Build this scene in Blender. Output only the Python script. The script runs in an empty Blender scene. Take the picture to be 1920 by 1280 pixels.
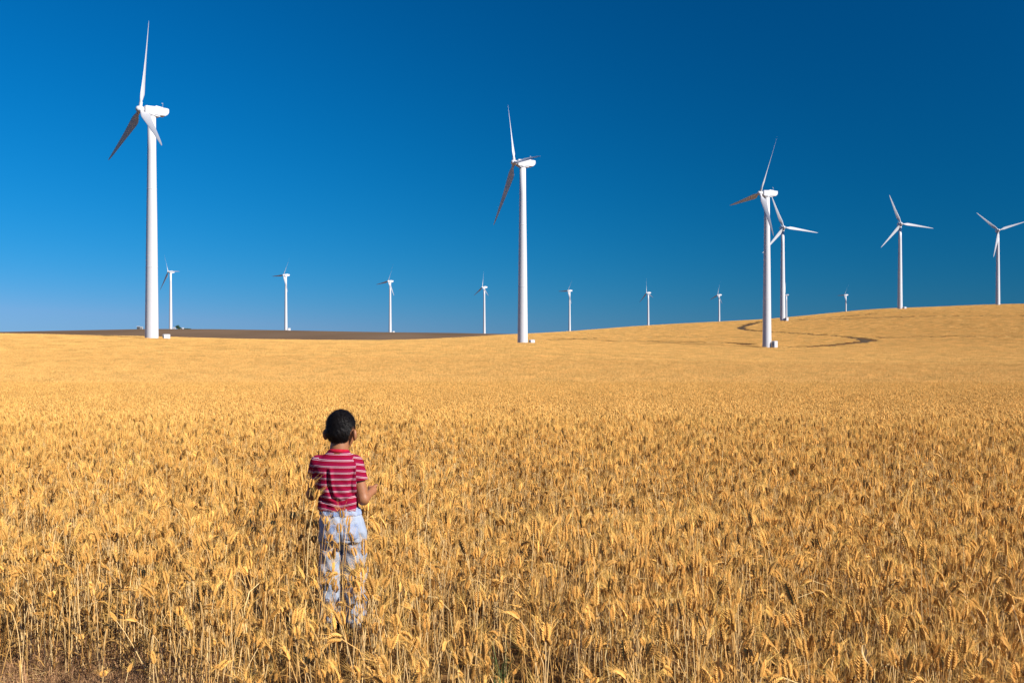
import bpy, math, random
import numpy as np
from mathutils import Vector, Matrix

rng = np.random.default_rng(7)
random.seed(7)
scene = bpy.context.scene
COL = scene.collection
R = math.radians

# ------------------------------------------------------------------ camera
EYE = 1.507                      # eye height over the field, metres
FPX = 1920 * 35.0 / 36.0         # 35 mm lens, in photo pixels
cd = bpy.data.cameras.new('camera')
cam = bpy.data.objects.new('camera', cd)
COL.objects.link(cam)
cam.location = (0, 0, EYE)
cam.rotation_euler = (R(90), 0, 0)
cd.lens = 35.0
cd.sensor_width = 36.0
cd.clip_start = 0.05
cd.clip_end = 20000
scene.camera = cam

# ------------------------------------------------------------------ sky, sun, exposure
SUN_AZ = 124.0                   # clockwise from the viewing direction (+Y)
SUN_EL = 36.0
world = bpy.data.worlds.new('World')
scene.world = world
world.use_nodes = True
wn = world.node_tree
wn.nodes.clear()
sky = wn.nodes.new('ShaderNodeTexSky')
sky.sky_type = 'NISHITA'
sky.sun_disc = False
sky.sun_elevation = R(SUN_EL)
sky.sun_rotation = R(SUN_AZ)
sky.altitude = 300
sky.air_density = 1.0
sky.dust_density = 0.1
sky.ozone_density = 3.5
# a polarising filter over the whole dome: skylight is dimmed by its degree of polarisation, which depends only on
# the angle to the sun, and deepened by one power and gain per channel
def wmath(op, a, b=None):
    n = wn.nodes.new('ShaderNodeMath'); n.operation = op
    for k, v in enumerate((a, b)):
        if v is None: continue
        if isinstance(v, (int, float)): n.inputs[k].default_value = v
        else: wn.links.new(v, n.inputs[k])
    return n.outputs[0]
wtc = wn.nodes.new('ShaderNodeTexCoord')
dot = wn.nodes.new('ShaderNodeVectorMath'); dot.operation = 'DOT_PRODUCT'
wn.links.new(wtc.outputs['Generated'], dot.inputs[0])
dot.inputs[1].default_value = (math.sin(R(SUN_AZ)) * math.cos(R(SUN_EL)), math.cos(R(SUN_AZ)) * math.cos(R(SUN_EL)), math.sin(R(SUN_EL)))
c2 = wmath('MULTIPLY', dot.outputs['Value'], dot.outputs['Value'])
pol = wmath('SUBTRACT', 1.0, wmath('MULTIPLY', 0.65, wmath('DIVIDE', wmath('SUBTRACT', 1.0, c2), wmath('ADD', 1.0, c2))))
sep = wn.nodes.new('ShaderNodeSeparateColor'); grade = wn.nodes.new('ShaderNodeCombineColor')
for ch, pw, gain, cap in ((0, 3.3, 0.00250, 0.30), (1, 0.72, 1.15, 5.0), (2, 0.60, 2.92, 5.0)):
    v = wmath('MULTIPLY', wmath('POWER', sep.outputs[ch], pw), gain)
    v = wmath('MINIMUM', v, wmath('MULTIPLY', sep.outputs[ch], cap))
    wn.links.new(wmath('MULTIPLY', v, pol), grade.inputs[ch])
bg = wn.nodes.new('ShaderNodeBackground')
bg.inputs['Strength'].default_value = 0.061
wo = wn.nodes.new('ShaderNodeOutputWorld')
wn.links.new(sky.outputs[0], sep.inputs[0])
wn.links.new(grade.outputs[0], bg.inputs['Color'])
wn.links.new(bg.outputs[0], wo.inputs['Surface'])

sd = bpy.data.lights.new('sun', 'SUN')
sd.energy = 5.0
sd.angle = R(0.53)
sd.color = (1.0, 0.94, 0.84)
sun = bpy.data.objects.new('sun', sd)
COL.objects.link(sun)
sv = Vector((math.sin(R(SUN_AZ)) * math.cos(R(SUN_EL)), math.cos(R(SUN_AZ)) * math.cos(R(SUN_EL)), math.sin(R(SUN_EL))))
sun.rotation_euler = sv.to_track_quat('Z', 'Y').to_euler()
sun.location = sv * 50

scene.view_settings.view_transform = 'Standard'
scene.view_settings.look = 'None'
scene.view_settings.exposure = 0.68
scene.view_settings.gamma = 1.0
scene.view_settings.use_curve_mapping = False
scene.render.engine = 'CYCLES'
scene.cycles.max_bounces = 7
scene.cycles.diffuse_bounces = 2
scene.cycles.transmission_bounces = 3
scene.cycles.transparent_max_bounces = 6

# ------------------------------------------------------------------ helpers
def tag(o, label=None, cat=None, group=None, kind=None):
    if label: o['label'] = label
    if cat: o['category'] = cat
    if group: o['group'] = group
    if kind: o['kind'] = kind
    return o

def empty(name, loc=(0, 0, 0), rz=0.0):
    o = bpy.data.objects.new(name, None)
    o.empty_display_size = 0.2
    o.location = loc
    o.rotation_euler = (0, 0, rz)
    COL.objects.link(o)
    return o

def mesh_obj(name, me, mat=None, parent=None, smooth=True):
    if mat is not None:
        me.materials.clear()
        me.materials.append(mat)
    o = bpy.data.objects.new(name, me)
    COL.objects.link(o)
    if parent is not None:
        o.parent = parent
    if smooth and len(me.polygons):
        me.polygons.foreach_set('use_smooth', np.ones(len(me.polygons), dtype=bool))
    return o

def np_mesh(name, V, F):
    """V: n x 3 array; F: list of tuples or an m x k array"""
    me = bpy.data.meshes.new(name)
    if isinstance(F, np.ndarray):
        V = np.asarray(V, dtype=np.float32)
        m, k = F.shape
        me.vertices.add(len(V))
        me.vertices.foreach_set('co', V.ravel())
        me.loops.add(m * k)
        me.loops.foreach_set('vertex_index', F.astype(np.int32).ravel())
        me.polygons.add(m)
        me.polygons.foreach_set('loop_start', np.arange(0, m * k, k, dtype=np.int32))
        me.polygons.foreach_set('loop_total', np.full(m, k, dtype=np.int32))
        me.update(calc_edges=True)
        me.validate()
    else:
        me.from_pydata([tuple(map(float, v)) for v in V], [], F)
        me.update()
    return me

class MB:
    """collects simple solids into one mesh"""
    def __init__(self):
        self.V = []; self.F = []
    def add(self, V, F):
        n = len(self.V)
        self.V += [tuple(v) for v in V]
        self.F += [tuple(i + n for i in f) for f in F]
    def box(self, lo, hi):
        (a, b, c), (d, e, f) = lo, hi
        self.add([(a,b,c),(d,b,c),(d,e,c),(a,e,c),(a,b,f),(d,b,f),(d,e,f),(a,e,f)],
                 [(0,3,2,1),(4,5,6,7),(0,1,5,4),(1,2,6,5),(2,3,7,6),(3,0,4,7)])
    def rings(self, rings, cap=True):
        k = len(rings[0]); n = len(self.V)
        for r in rings: self.V += [tuple(p) for p in r]
        for i in range(len(rings) - 1):
            for j in range(k):
                a = n + i*k + j; b = n + i*k + (j+1) % k
                self.F.append((a, b, b + k, a + k))
        if cap:
            self.F.append(tuple(n + j for j in reversed(range(k))))
            self.F.append(tuple(n + (len(rings)-1)*k + j for j in range(k)))
    def tube(self, p, q, r0, r1=None, k=8):
        r1 = r0 if r1 is None else r1
        p = Vector(p); q = Vector(q); d = (q - p).normalized()
        a = d.orthogonal().normalized(); b = d.cross(a)
        self.rings([[p + (a*math.cos(t) + b*math.sin(t))*r0 for t in [2*math.pi*i/k for i in range(k)]],
                    [q + (a*math.cos(t) + b*math.sin(t))*r1 for t in [2*math.pi*i/k for i in range(k)]]])
    def build(self, name, mat, parent=None, smooth=False):
        return mesh_obj(name, np_mesh(name, self.V, self.F), mat, parent, smooth)

def vnoise(x, y, seed=0):
    """smooth value noise in 0..1"""
    xi = np.floor(x).astype(np.int64); yi = np.floor(y).astype(np.int64)
    fx = x - xi; fy = y - yi
    fx = fx*fx*(3-2*fx); fy = fy*fy*(3-2*fy)
    def h(a, b):
        n = (a*374761393 + b*668265263 + seed*982451653) & 0x7fffffff
        n = ((n ^ (n >> 13)) * 1274126177) & 0x7fffffff
        return ((n ^ (n >> 16)) & 0xffff) / 65535.0
    return (h(xi,yi)*(1-fx) + h(xi+1,yi)*fx)*(1-fy) + (h(xi,yi+1)*(1-fx) + h(xi+1,yi+1)*fx)*fy

# ------------------------------------------------------------------ materials
def new_mat(name, rough=0.6, spec=0.3):
    m = bpy.data.materials.new(name)
    m.use_nodes = True
    b = m.node_tree.nodes['Principled BSDF']
    b.inputs['Roughness'].default_value = rough
    b.inputs['Specular IOR Level'].default_value = spec
    return m, m.node_tree, b

def noise_mat(name, c0, c1, scale, rough=0.7, spec=0.2, bump=0.0, bscale=None, detail=4, stretch=(1,1,1), lo=0.35, hi=0.65):
    m, nt, b = new_mat(name, rough, spec)
    tc = nt.nodes.new('ShaderNodeTexCoord')
    mp = nt.nodes.new('ShaderNodeMapping'); mp.inputs['Scale'].default_value = stretch
    nt.links.new(tc.outputs['Object'], mp.inputs['Vector'])
    n = nt.nodes.new('ShaderNodeTexNoise'); n.inputs['Scale'].default_value = scale; n.inputs['Detail'].default_value = detail
    nt.links.new(mp.outputs[0], n.inputs['Vector'])
    r = nt.nodes.new('ShaderNodeValToRGB')
    r.color_ramp.elements[0].position = lo; r.color_ramp.elements[0].color = (*c0, 1)
    r.color_ramp.elements[1].position = hi; r.color_ramp.elements[1].color = (*c1, 1)
    nt.links.new(n.outputs['Fac'], r.inputs[0])
    nt.links.new(r.outputs[0], b.inputs['Base Color'])
    if bump:
        n2 = nt.nodes.new('ShaderNodeTexNoise'); n2.inputs['Scale'].default_value = bscale or scale*4; n2.inputs['Detail'].default_value = 5
        nt.links.new(mp.outputs[0], n2.inputs['Vector'])
        bp = nt.nodes.new('ShaderNodeBump'); bp.inputs['Strength'].default_value = bump; bp.inputs['Distance'].default_value = 0.02
        nt.links.new(n2.outputs['Fac'], bp.inputs['Height'])
        nt.links.new(bp.outputs[0], b.inputs['Normal'])
    return m

M_SOIL = noise_mat('field_soil', (0.10, 0.05, 0.017), (0.19, 0.10, 0.037), 3.0, 0.95, 0.05, 0.6, 30)
M_FALLOW = noise_mat('fallow_soil', (0.125, 0.078, 0.045), (0.165, 0.105, 0.062), 0.02, 0.95, 0.03, stretch=(1, 0.25, 1))
M_ROAD = noise_mat('gravel_track', (0.06, 0.04, 0.022), (0.11, 0.075, 0.045), 0.4, 0.95, 0.05)
M_WHITE = noise_mat('turbine_white_paint', (0.55, 0.54, 0.55), (0.60, 0.59, 0.60), 0.35, 0.42, 0.4, stretch=(1, 1, 0.15))
M_GREY = noise_mat('galvanised_grey', (0.32, 0.33, 0.34), (0.45, 0.46, 0.47), 6, 0.5, 0.5)
M_VENT = noise_mat('dark_louvre', (0.05, 0.05, 0.055), (0.09, 0.09, 0.1), 4, 0.7)
M_SHED = noise_mat('weathered_dark_board', (0.035, 0.04, 0.05), (0.07, 0.075, 0.085), 1.5, 0.8)
M_TREE = noise_mat('far_tree_leaves', (0.02, 0.06, 0.04), (0.06, 0.11, 0.06), 0.8, 0.8)
M_BARK = noise_mat('bark', (0.06, 0.045, 0.03), (0.12, 0.09, 0.06), 5, 0.9)

def wheat_mat():
    m, nt, b = new_mat('ripe_wheat', 0.6, 0.15)
    at = nt.nodes.new('ShaderNodeAttribute'); at.attribute_name = 'tone'
    oi = nt.nodes.new('ShaderNodeObjectInfo')
    hs = nt.nodes.new('ShaderNodeHueSaturation')
    mr = nt.nodes.new('ShaderNodeMapRange')
    mr.inputs['To Min'].default_value = 0.8; mr.inputs['To Max'].default_value = 1.12
    nt.links.new(oi.outputs['Random'], mr.inputs['Value'])
    nt.links.new(mr.outputs[0], hs.inputs['Value'])
    nt.links.new(at.outputs['Color'], hs.inputs['Color'])
    nt.links.new(hs.outputs[0], b.inputs['Base Color'])
    tr = nt.nodes.new('ShaderNodeBsdfTranslucent')
    nt.links.new(hs.outputs[0], tr.inputs['Color'])
    mx = nt.nodes.new('ShaderNodeMixShader'); mx.inputs[0].default_value = 0.12
    out = nt.nodes['Material Output']
    nt.links.new(b.outputs[0], mx.inputs[1]); nt.links.new(tr.outputs[0], mx.inputs[2])
    nt.links.new(mx.outputs[0], out.inputs['Surface'])
    return m
M_WHEAT = wheat_mat()

# ------------------------------------------------------------------ terrain
CANOPY = 0.60
KD = np.array([16, 25, 33, 45, 80, 140, 220, 280, 325, 400, 480, 560, 640, 720, 900, 1100.])
KP = np.array([-500, 0, 282, 500, 740, 979, 1200, 1437, 1687, 1920, 2400.])
KR = np.array([
 [789.6,760.4,743.8,728.2,702,660,624.5,630,640,655,665,672,676,680,682,684],
 [789.6,760.4,743.8,728.2,703,664,627,629,640,655,665,672,676,680,682,684],
 [789,760,743.5,728,704,667,633.6,633,640,655,665,672,676,680,682,684],
 [788.4,759.6,743.2,727.8,705,671,640,636.6,637.5,650,660,668,674,680,682,684],
 [787.2,758.8,742.6,727.4,706,674,648,641,638,638.5,645,660,668,676,680,684],
 [786,758,742,727,707,676,652,642,637,630,626,630,640,655,670,680],
 [786,758,742,727,708,679,659,651,645,632,619,611.5,613,622,650,670],
 [786,758,742,727,709,682,666,656,649.5,631,613,600.5,598.5,606,640,665],
 [786,758,742,727,711,684,668,657,648,626,602,582,577.5,582,620,655],
 [787.2,758.8,742.6,727.4,712,684,666,652,641,617,595,580,572.5,570,600,645],
 [788.4,759.6,743.2,727.8,713,682,660,645,630,606,585,572,566,565,595,640]])
_lk = np.log(KD)

def pchip_cols(px):
    """rows at every knot distance, smooth across picture columns"""
    px = np.clip(px, KP[0], KP[-1])
    i = np.clip(np.searchsorted(KP, px) - 1, 0, len(KP) - 2)
    t = (px - KP[i]) / (KP[i+1] - KP[i])
    sl = (KR[1:] - KR[:-1]) / (KP[1:] - KP[:-1])[:, None]
    m = np.zeros_like(KR)
    m[1:-1] = np.where(sl[1:]*sl[:-1] > 0, 2*sl[1:]*sl[:-1]/(sl[1:]+sl[:-1] + 1e-12), 0)
    m[0] = sl[0]; m[-1] = sl[-1]
    h = (KP[i+1] - KP[i])[:, None]; t = t[:, None]
    return ((2*t**3-3*t**2+1)*KR[i] + (t**3-2*t**2+t)*h*m[i] + (-2*t**3+3*t**2)*KR[i+1] + (t**3-t**2)*h*m[i+1])

def ground(x, y):
    """height of the wheat field's soil"""
    x = np.atleast_1d(np.asarray(x, float)); y = np.atleast_1d(np.asarray(y, float))
    yy = np.maximum(y, KD[0])
    px = 960 + FPX * x / yy
    rows = pchip_cols(px)
    ly = np.log(np.clip(yy, KD[0], KD[-1]))
    i = np.clip(np.searchsorted(_lk, ly) - 1, 0, len(KD) - 2)
    t = (ly - _lk[i]) / (_lk[i+1] - _lk[i])
    k = np.arange(len(ly))
    # catmull-like smoothing between distance knots
    s = (rows[:, 1:] - rows[:, :-1]) / (_lk[1:] - _lk[:-1])
    m = np.empty_like(rows); m[:, 0] = s[:, 0]; m[:, -1] = s[:, -1]
    m[:, 1:-1] = 0.5 * (s[:, 1:] + s[:, :-1])
    h = (_lk[i+1] - _lk[i])
    row = ((2*t**3-3*t**2+1)*rows[k, i] + (t**3-2*t**2+t)*h*m[k, i] + (-2*t**3+3*t**2)*rows[k, i+1] + (t**3-t**2)*h*m[k, i+1])
    z_far = EYE - (row - 640) / FPX * yy - CANOPY
    z25 = EYE - (pchip_cols(960 + FPX * x / KD[0])[:, 0] - 640) / FPX * KD[0] - CANOPY
    t = np.clip((y - 9.5) / (KD[0] - 9.5), 0, 1)
    z_near = z25 * (0.25*t + 0.75*t*t*(2-t))
    return np.where(y < KD[0], z_near, z_far)

BP = np.array([-700, 0, 282, 400, 550, 700, 850, 950, 1200, 1500, 1920, 2600.])
BR = np.array([623, 622, 616.5, 617, 619.3, 622.3, 624, 626, 624, 618, 617, 618.])
def plain(x, y):
    """height of the fallow plain beyond the wheat"""
    x = np.atleast_1d(np.asarray(x, float)); y = np.atleast_1d(np.asarray(y, float))
    px = 960 + FPX * x / np.maximum(y, 200)
    top = np.interp(px, BP, BR)
    crest = np.interp(px, [0, 300, 900, 1200], [880, 895, 1095, 1200])
    t = np.clip((y - 240) / (crest - 240), 0, 1)
    low = np.interp(px, [700, 1100], [664, 720])
    row = low + (top - low) * (1 - (1 - t)**2.2)
    row = row + np.clip((y - 1750) / 3000, 0, 1) * 14
    return EYE - (row - 640) / FPX * y

def fan(name, ys, half, zfun, mat, nx=220, xs=0.62, off=12.0):
    s = np.linspace(-1, 1, nx)
    Y, S = np.meshgrid(ys, s, indexing='ij')
    X = S * (np.maximum(Y, 0) * xs + off)
    Z = zfun(X.ravel(), Y.ravel()).reshape(X.shape)
    V = np.stack([X, Y, Z], -1).reshape(-1, 3)
    ny = len(ys)
    a = (np.arange(ny-1)[:, None] * nx + np.arange(nx-1)[None]).ravel()
    F = np.stack([a, a+1, a+nx+1, a+nx], 1)
    return mesh_obj(name, np_mesh(name, V, F), mat)

# service track: photo columns / rows of its centre line, turned into places on the hill
def find_y(px, row, lo=230, hi=620):
    ys = np.linspace(lo, hi, 800)
    x = (px - 960) / FPX * ys
    r = 640 - (ground(x, ys) + CANOPY - EYE) / ys * FPX
    i = np.where((r[:-1] >= row) & (r[1:] < row))[0]
    return float(ys[i[0]]) if len(i) else float(ys[np.argmin(np.abs(r - row))])

def world_path(pts, n=160):
    P = []
    for px, row in pts:
        y = find_y(px, row); P.append(((px - 960) / FPX * y, y))
    P = np.array(P)
    d = np.r_[0, np.cumsum(np.hypot(*np.diff(P, axis=0).T))]
    m = np.zeros_like(P)
    m[1:-1] = (P[2:] - P[:-2]) / (d[2:] - d[:-2])[:, None]
    m[0] = (P[1]-P[0])/(d[1]-d[0]); m[-1] = (P[-1]-P[-2])/(d[-1]-d[-2])
    out = []
    for s in np.linspace(0, d[-1], n):
        i = min(np.searchsorted(d, s, side='right') - 1, len(d) - 2); i = max(i, 0)
        h = d[i+1]-d[i]; t = (s-d[i])/h
        out.append((2*t**3-3*t**2+1)*P[i] + (t**3-2*t**2+t)*h*m[i] + (-2*t**3+3*t**2)*P[i+1] + (t**3-t**2)*h*m[i+1])
    return np.array(out)

TRACK = world_path([(1446, 601.0), (1420, 604), (1398, 610), (1388, 614.5), (1402, 618), (1450, 621.5), (1520, 626), (1580, 630),
                    (1620, 634.5), (1624, 638.5), (1592, 643), (1545, 647.5), (1490, 650), (1440, 650.6), (1418, 650)])
TRACK_L = world_path([(1404, 645.5), (1385, 642.6), (1300, 640.5), (1200, 639), (1110, 638.2)], 60)
LINES = [world_path([(1396, 631.5), (1250, 631), (1120, 633), (1010, 637.5)], 60),
         world_path([(1480, 600.5), (1600, 596.5), (1750, 592.5), (1990, 590.5)], 60),
         world_path([(1650, 632), (1760, 630), (1900, 630.5), (1990, 629)], 60),
         world_path([(1500, 598.5), (1570, 594), (1640, 588)], 40)]

def dist_to(P, x, y):
    d = np.full(x.shape, 1e9)
    for a, b in zip(P[:-1], P[1:]):
        e = b - a; L = max(e @ e, 1e-9)
        t = np.clip(((x-a[0])*e[0] + (y-a[1])*e[1]) / L, 0, 1)
        d = np.minimum(d, np.hypot(x - a[0] - t*e[0], y - a[1] - t*e[1]))
    return d

ys = np.unique(np.concatenate([np.arange(-8, 30, 0.75), np.geomspace(30, 230, 90), np.arange(230, 740, 3.0), np.geomspace(740, 1150, 20)]))
g = fan('ground', ys, 1, lambda x, y: ground(x, y) - np.clip((y-780)/50, 0, 1)*6, M_SOIL, nx=260)
tag(g, 'brown soil under the golden wheat, rising to a low hill', 'ground', kind='structure')
ysb = np.unique(np.concatenate([np.linspace(240, 1300, 60), np.geomspace(1300, 12000, 40)]))
g = fan('fallow_field', ysb, 1, plain, M_FALLOW, nx=160, xs=0.9, off=40)
tag(g, 'bare brown fallow field on the far skyline behind the wheat', 'field', kind='structure')

def ribbon(name, P, w, lift, mat):
    T = np.gradient(P, axis=0); T /= np.linalg.norm(T, axis=1)[:, None]
    N = np.stack([-T[:, 1], T[:, 0]], 1)
    V = []
    for s in (-1, -0.33, 0.33, 1):
        Q = P + N * w * s
        V.append(np.c_[Q, ground(Q[:, 0], Q[:, 1]) + lift - (0.05 if abs(s) > 0.9 else 0)])
    V = np.stack(V, 1).reshape(-1, 3)
    n = len(P)
    a = (np.arange(n-1)[:, None]*4 + np.arange(3)[None]).ravel()
    return mesh_obj(name, np_mesh(name, V, np.stack([a, a+1, a+5, a+4], 1)), mat)
t = ribbon('gravel_track', TRACK, 2.1, 0.10, M_ROAD)
tag(t, 'brown gravel track curving down the wheat hill to the turbine', 'track', kind='structure')

# ------------------------------------------------------------------ wheat plants
C_STEM = np.array((0.92, 0.66, 0.28)); C_EAR = np.array((0.85, 0.495, 0.145)); C_AWN = np.array((0.94, 0.61, 0.20)); C_LEAF = np.array((0.80, 0.52, 0.21))

class WB:
    def __init__(self): self.V = []; self.F = []; self.C = []
    def add(self, V, F, c):
        n = len(self.V)
        self.V += [tuple(v) for v in V]; self.F += [tuple(i+n for i in f) for f in F]
        if np.ndim(c) == 1: self.C += [tuple(c)] * len(V)
        else: self.C += [tuple(q) for q in c]
    def mesh(self, name):
        me = np_mesh(name, self.V, self.F)
        ca = me.color_attributes.new('tone', 'FLOAT_COLOR', 'POINT')
        c = np.ones((len(self.V), 4), np.float32); c[:, :3] = self.C
        ca.data.foreach_set('color', c.ravel())
        me.materials.append(M_WHEAT)
        return me

def frame(d):
    d = d / np.linalg.norm(d)
    a = np.cross(d, (0.3, 0.9, 0.2)); a /= np.linalg.norm(a)
    return d, a, np.cross(d, a)

def tube_pts(w, P, r, k, c):
    V = []
    for i, p in enumerate(P):
        d = P[min(i+1, len(P)-1)] - P[max(i-1, 0)]
        _, a, b = frame(d)
        for j in range(k):
            t = 2*math.pi*j/k
            V.append(p + (a*math.cos(t) + b*math.sin(t)) * r[i])
    F = [(i*k+j, i*k+(j+1) % k, (i+1)*k+(j+1) % k, (i+1)*k+j) for i in range(len(P)-1) for j in range(k)]
    w.add(V, F, c)

def stalk_axis(rg, h, nod, lean, az):
    """stem points from root to neck, then along the ear"""
    n = 7
    L = h; P = [np.zeros(3)]; ang = lean
    d = np.array((math.cos(az), math.sin(az), 0.0))
    ear = 0.036 + rg.random()*0.019
    for i in range(n):
        if i >= n-2: ang += nod*0.28
        s = L/n
        P.append(P[-1] + s*(d*math.sin(ang) + np.array((0, 0, math.cos(ang)))))
    E = [P[-1]]
    for i in range(5):
        ang += nod*0.11
        E.append(E[-1] + ear/5*(d*math.sin(ang) + np.array((0, 0, math.cos(ang)))))
    return np.array(P), np.array(E)

def add_stalk(w, rg, base, h, nod, lean, az, lod=0, thick=1.0, parts=None):
    """parts: optional dict of WB for stem, ear, awns, leaf"""
    ws = parts['stem'] if parts else w; we = parts['ear'] if parts else w; wa = parts['awns'] if parts else w; wl = parts['leaf'] if parts else w
    P, E = stalk_axis(rg, h, nod, lean, az)
    P = P + base; E = E + base
    v = 0.74 + 0.34*rg.random()
    if lod == 0: v = 0.82 + 0.28*rg.random()
    sat = np.array(((1.0, 0.885, 0.72), (1.0, 0.895, 0.78), (1.0, 0.92, 0.88))[lod])  # distance haze put into the colour: farther tufts tinted paler, less saturated
    if lod == 0: cs = np.minimum((np.array((0.96, 0.655, 0.30)), np.array((0.84, 0.49, 0.165)), np.array((0.46, 0.225, 0.055)))[rg.integers(0, 3)]*v, 0.97)  # pale and dark straw mixed at random; the dark tone paints unlit stems
    else: cs = C_STEM*v*sat*np.array((1, 0.97, 0.85))
    ce = C_EAR*v*(0.8+0.3*rg.random())*sat; ca = np.minimum(C_AWN*v*1.06, 0.97)*sat; cl = C_LEAF*v*(0.34+0.4*rg.random()**2 if lod == 0 else 0.6)*np.array((1, 0.88, 0.66))
    if lod == 0:
        tube_pts(ws, P, np.linspace(0.0016, 0.0010, len(P))*thick, 4, cs)
    else:
        idx = [0, 5, 7] if lod == 1 else [4, 7]
        tube_pts(ws, P[idx], np.full(len(idx), 0.0017*thick), 3, cs)
    # ear
    if lod == 0:
        n = 8
        d0, a, b = frame(E[-1]-E[0])
        tw = rg.random()*math.pi
        a, b = a*math.cos(tw)+b*math.sin(tw), -a*math.sin(tw)+b*math.cos(tw)
        for i in range(n):
            f = (i+0.4)/n
            q = f*(len(E)-1); j = min(int(q), len(E)-2); p = E[j]+(E[j+1]-E[j])*(q-j)
            dd, _, _ = frame(E[j+1]-E[j])
            size = (0.6+0.9*math.sin(math.pi*min(1, f*0.8+0.2)))*0.0058*thick
            for s in (-1, 1):
                o = p + a*s*size*0.72 + b*(rg.random()-0.5)*0.002
                ax = (dd*0.8 + a*s*0.62); ax /= np.linalg.norm(ax)
                side = np.cross(ax, b); side /= np.linalg.norm(side)
                l = size*1.35
                V = [o-ax*l*0.6, o+side*size*0.55, o+b*size*0.62, o-side*size*0.55, o-b*size*0.62, o+ax*l]
                c = [ce*0.32, ce*0.9, ce*0.9, ce*0.7, ce*0.9, np.minimum(ce*1.15+0.04, 0.97)]  # dark bases paint shaded gaps between spikelets, tips lightened
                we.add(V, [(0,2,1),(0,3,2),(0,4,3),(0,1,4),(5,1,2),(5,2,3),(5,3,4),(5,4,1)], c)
                # awns leave each spikelet's tip
                for kk in range(2):
                    tip = o+ax*l
                    sp = 0.25+0.6*rg.random()
                    ad = dd + a*s*sp + b*(rg.random()-0.5)*1.5
                    ad /= np.linalg.norm(ad)
                    al = 0.038+0.032*rg.random()
                    wd = np.cross(ad, rg.normal(size=3)); wd /= np.linalg.norm(wd)
                    wa.add([tip-wd*0.00042, tip+wd*0.00042, tip+ad*al+np.array((0,0,-0.004))], [(0,1,2)], ca)
    else:
        k = 5; rr = np.array((0.25, 0.95, 1.0, 0.75, 0.12))*0.0082*thick
        Q = E[[0, 1, 2, 4, 5]]
        tube_pts(we, Q, rr, k, ce)
        d0, a, b = frame(E[-1]-E[0])
        for i in range(7 if lod == 1 else 5):
            t = rg.random()*6.283; o = E[rg.integers(1, 6)]
            ad = d0 + (a*math.cos(t)+b*math.sin(t))*(0.3+0.4*rg.random()); ad /= np.linalg.norm(ad)
            wd = np.cross(ad, rg.normal(size=3)); wd /= np.linalg.norm(wd)
            q = 0.0011*thick
            wa.add([o-wd*q, o+wd*q, o+ad*(0.04+0.025*rg.random())*(0.5+0.5*thick)], [(0,1,2)], ca)
    # withered leaves
    if lod < 2:
        for li in range(1 if parts else rg.integers(2, 5) if lod == 0 else rg.integers(0, 2)):
            s = rg.integers(0, 4) if lod == 0 else 1+rg.integers(0, 4); p = P[s]
            t = rg.random()*6.283; d = np.array((math.cos(t), math.sin(t), 0)); side = np.array((-d[1], d[0], 0))
            L = 0.08+0.1*rg.random(); V = []; dr = 0.5+rg.random()
            for i in range(5):
                f = i/4
                c = p + d*L*f*0.75 + np.array((0, 0, L*(0.7*f - 1.3*dr*f*f)))
                wv = (0.005 if lod == 0 else 0.004)*(1-f**2)+0.0004
                V += [c-side*wv, c+side*wv*0.7+np.array((0, 0, 0.001))]
            wl.add(V, [(2*i, 2*i+1, 2*i+3, 2*i+2) for i in range(4)], cl)

def source_collection(name, meshes):
    c = bpy.data.collections.new(name)
    for i, me in enumerate(meshes):
        o = bpy.data.objects.new('%s_%02d' % (name, i), me)
        c.objects.link(o)
    return c

def scatter(name, pts, rot, scl, idx, coll):
    me = bpy.data.meshes.new(name)
    me.vertices.add(len(pts)); me.vertices.foreach_set('co', np.asarray(pts, np.float32).ravel())
    for nm, arr in (('rot', rot), ('scl', scl)):
        a = me.attributes.new(nm, 'FLOAT_VECTOR', 'POINT'); a.data.foreach_set('vector', np.asarray(arr, np.float32).ravel())
    a = me.attributes.new('idx', 'INT', 'POINT'); a.data.foreach_set('value', np.asarray(idx, np.int32))
    me.update()
    ng = bpy.data.node_groups.new(name, 'GeometryNodeTree')
    ng.interface.new_socket('Geometry', in_out='INPUT', socket_type='NodeSocketGeometry')
    ng.interface.new_socket('Geometry', in_out='OUTPUT', socket_type='NodeSocketGeometry')
    N = ng.nodes; L = ng.links
    gi = N.new('NodeGroupInput'); go = N.new('NodeGroupOutput')
    iop = N.new('GeometryNodeInstanceOnPoints')
    ci = N.new('GeometryNodeCollectionInfo'); ci.inputs['Collection'].default_value = coll
    ci.inputs['Separate Children'].default_value = True; ci.inputs['Reset Children'].default_value = True
    iop.inputs['Pick Instance'].default_value = True
    def attr(nm, ty):
        n = N.new('GeometryNodeInputNamedAttribute'); n.data_type = ty; n.inputs['Name'].default_value = nm
        return n.outputs['Attribute']
    e2r = N.new('FunctionNodeEulerToRotation')
    L.new(gi.outputs[0], iop.inputs['Points']); L.new(ci.outputs[0], iop.inputs['Instance'])
    L.new(attr('idx', 'INT'), iop.inputs['Instance Index'])
    L.new(attr('rot', 'FLOAT_VECTOR'), e2r.inputs[0]); L.new(e2r.outputs[0], iop.inputs['Rotation'])
    L.new(attr('scl', 'FLOAT_VECTOR'), iop.inputs['Scale'])
    L.new(iop.outputs[0], go.inputs[0])
    o = bpy.data.objects.new(name, me); COL.objects.link(o)
    md = o.modifiers.new('scatter', 'NODES'); md.node_group = ng
    return o

BOY = np.array((-0.905, 5.21))
def near_edge(x):
    """how close to the viewer the crop reaches, by place"""
    px = 960 + FPX * x / 4.6
    return np.interp(px, [0, 330, 430, 560, 760, 1200, 1920], [4.36, 4.3, 3.9, 3.2, 2.6, 2.3, 2.2])

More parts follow.
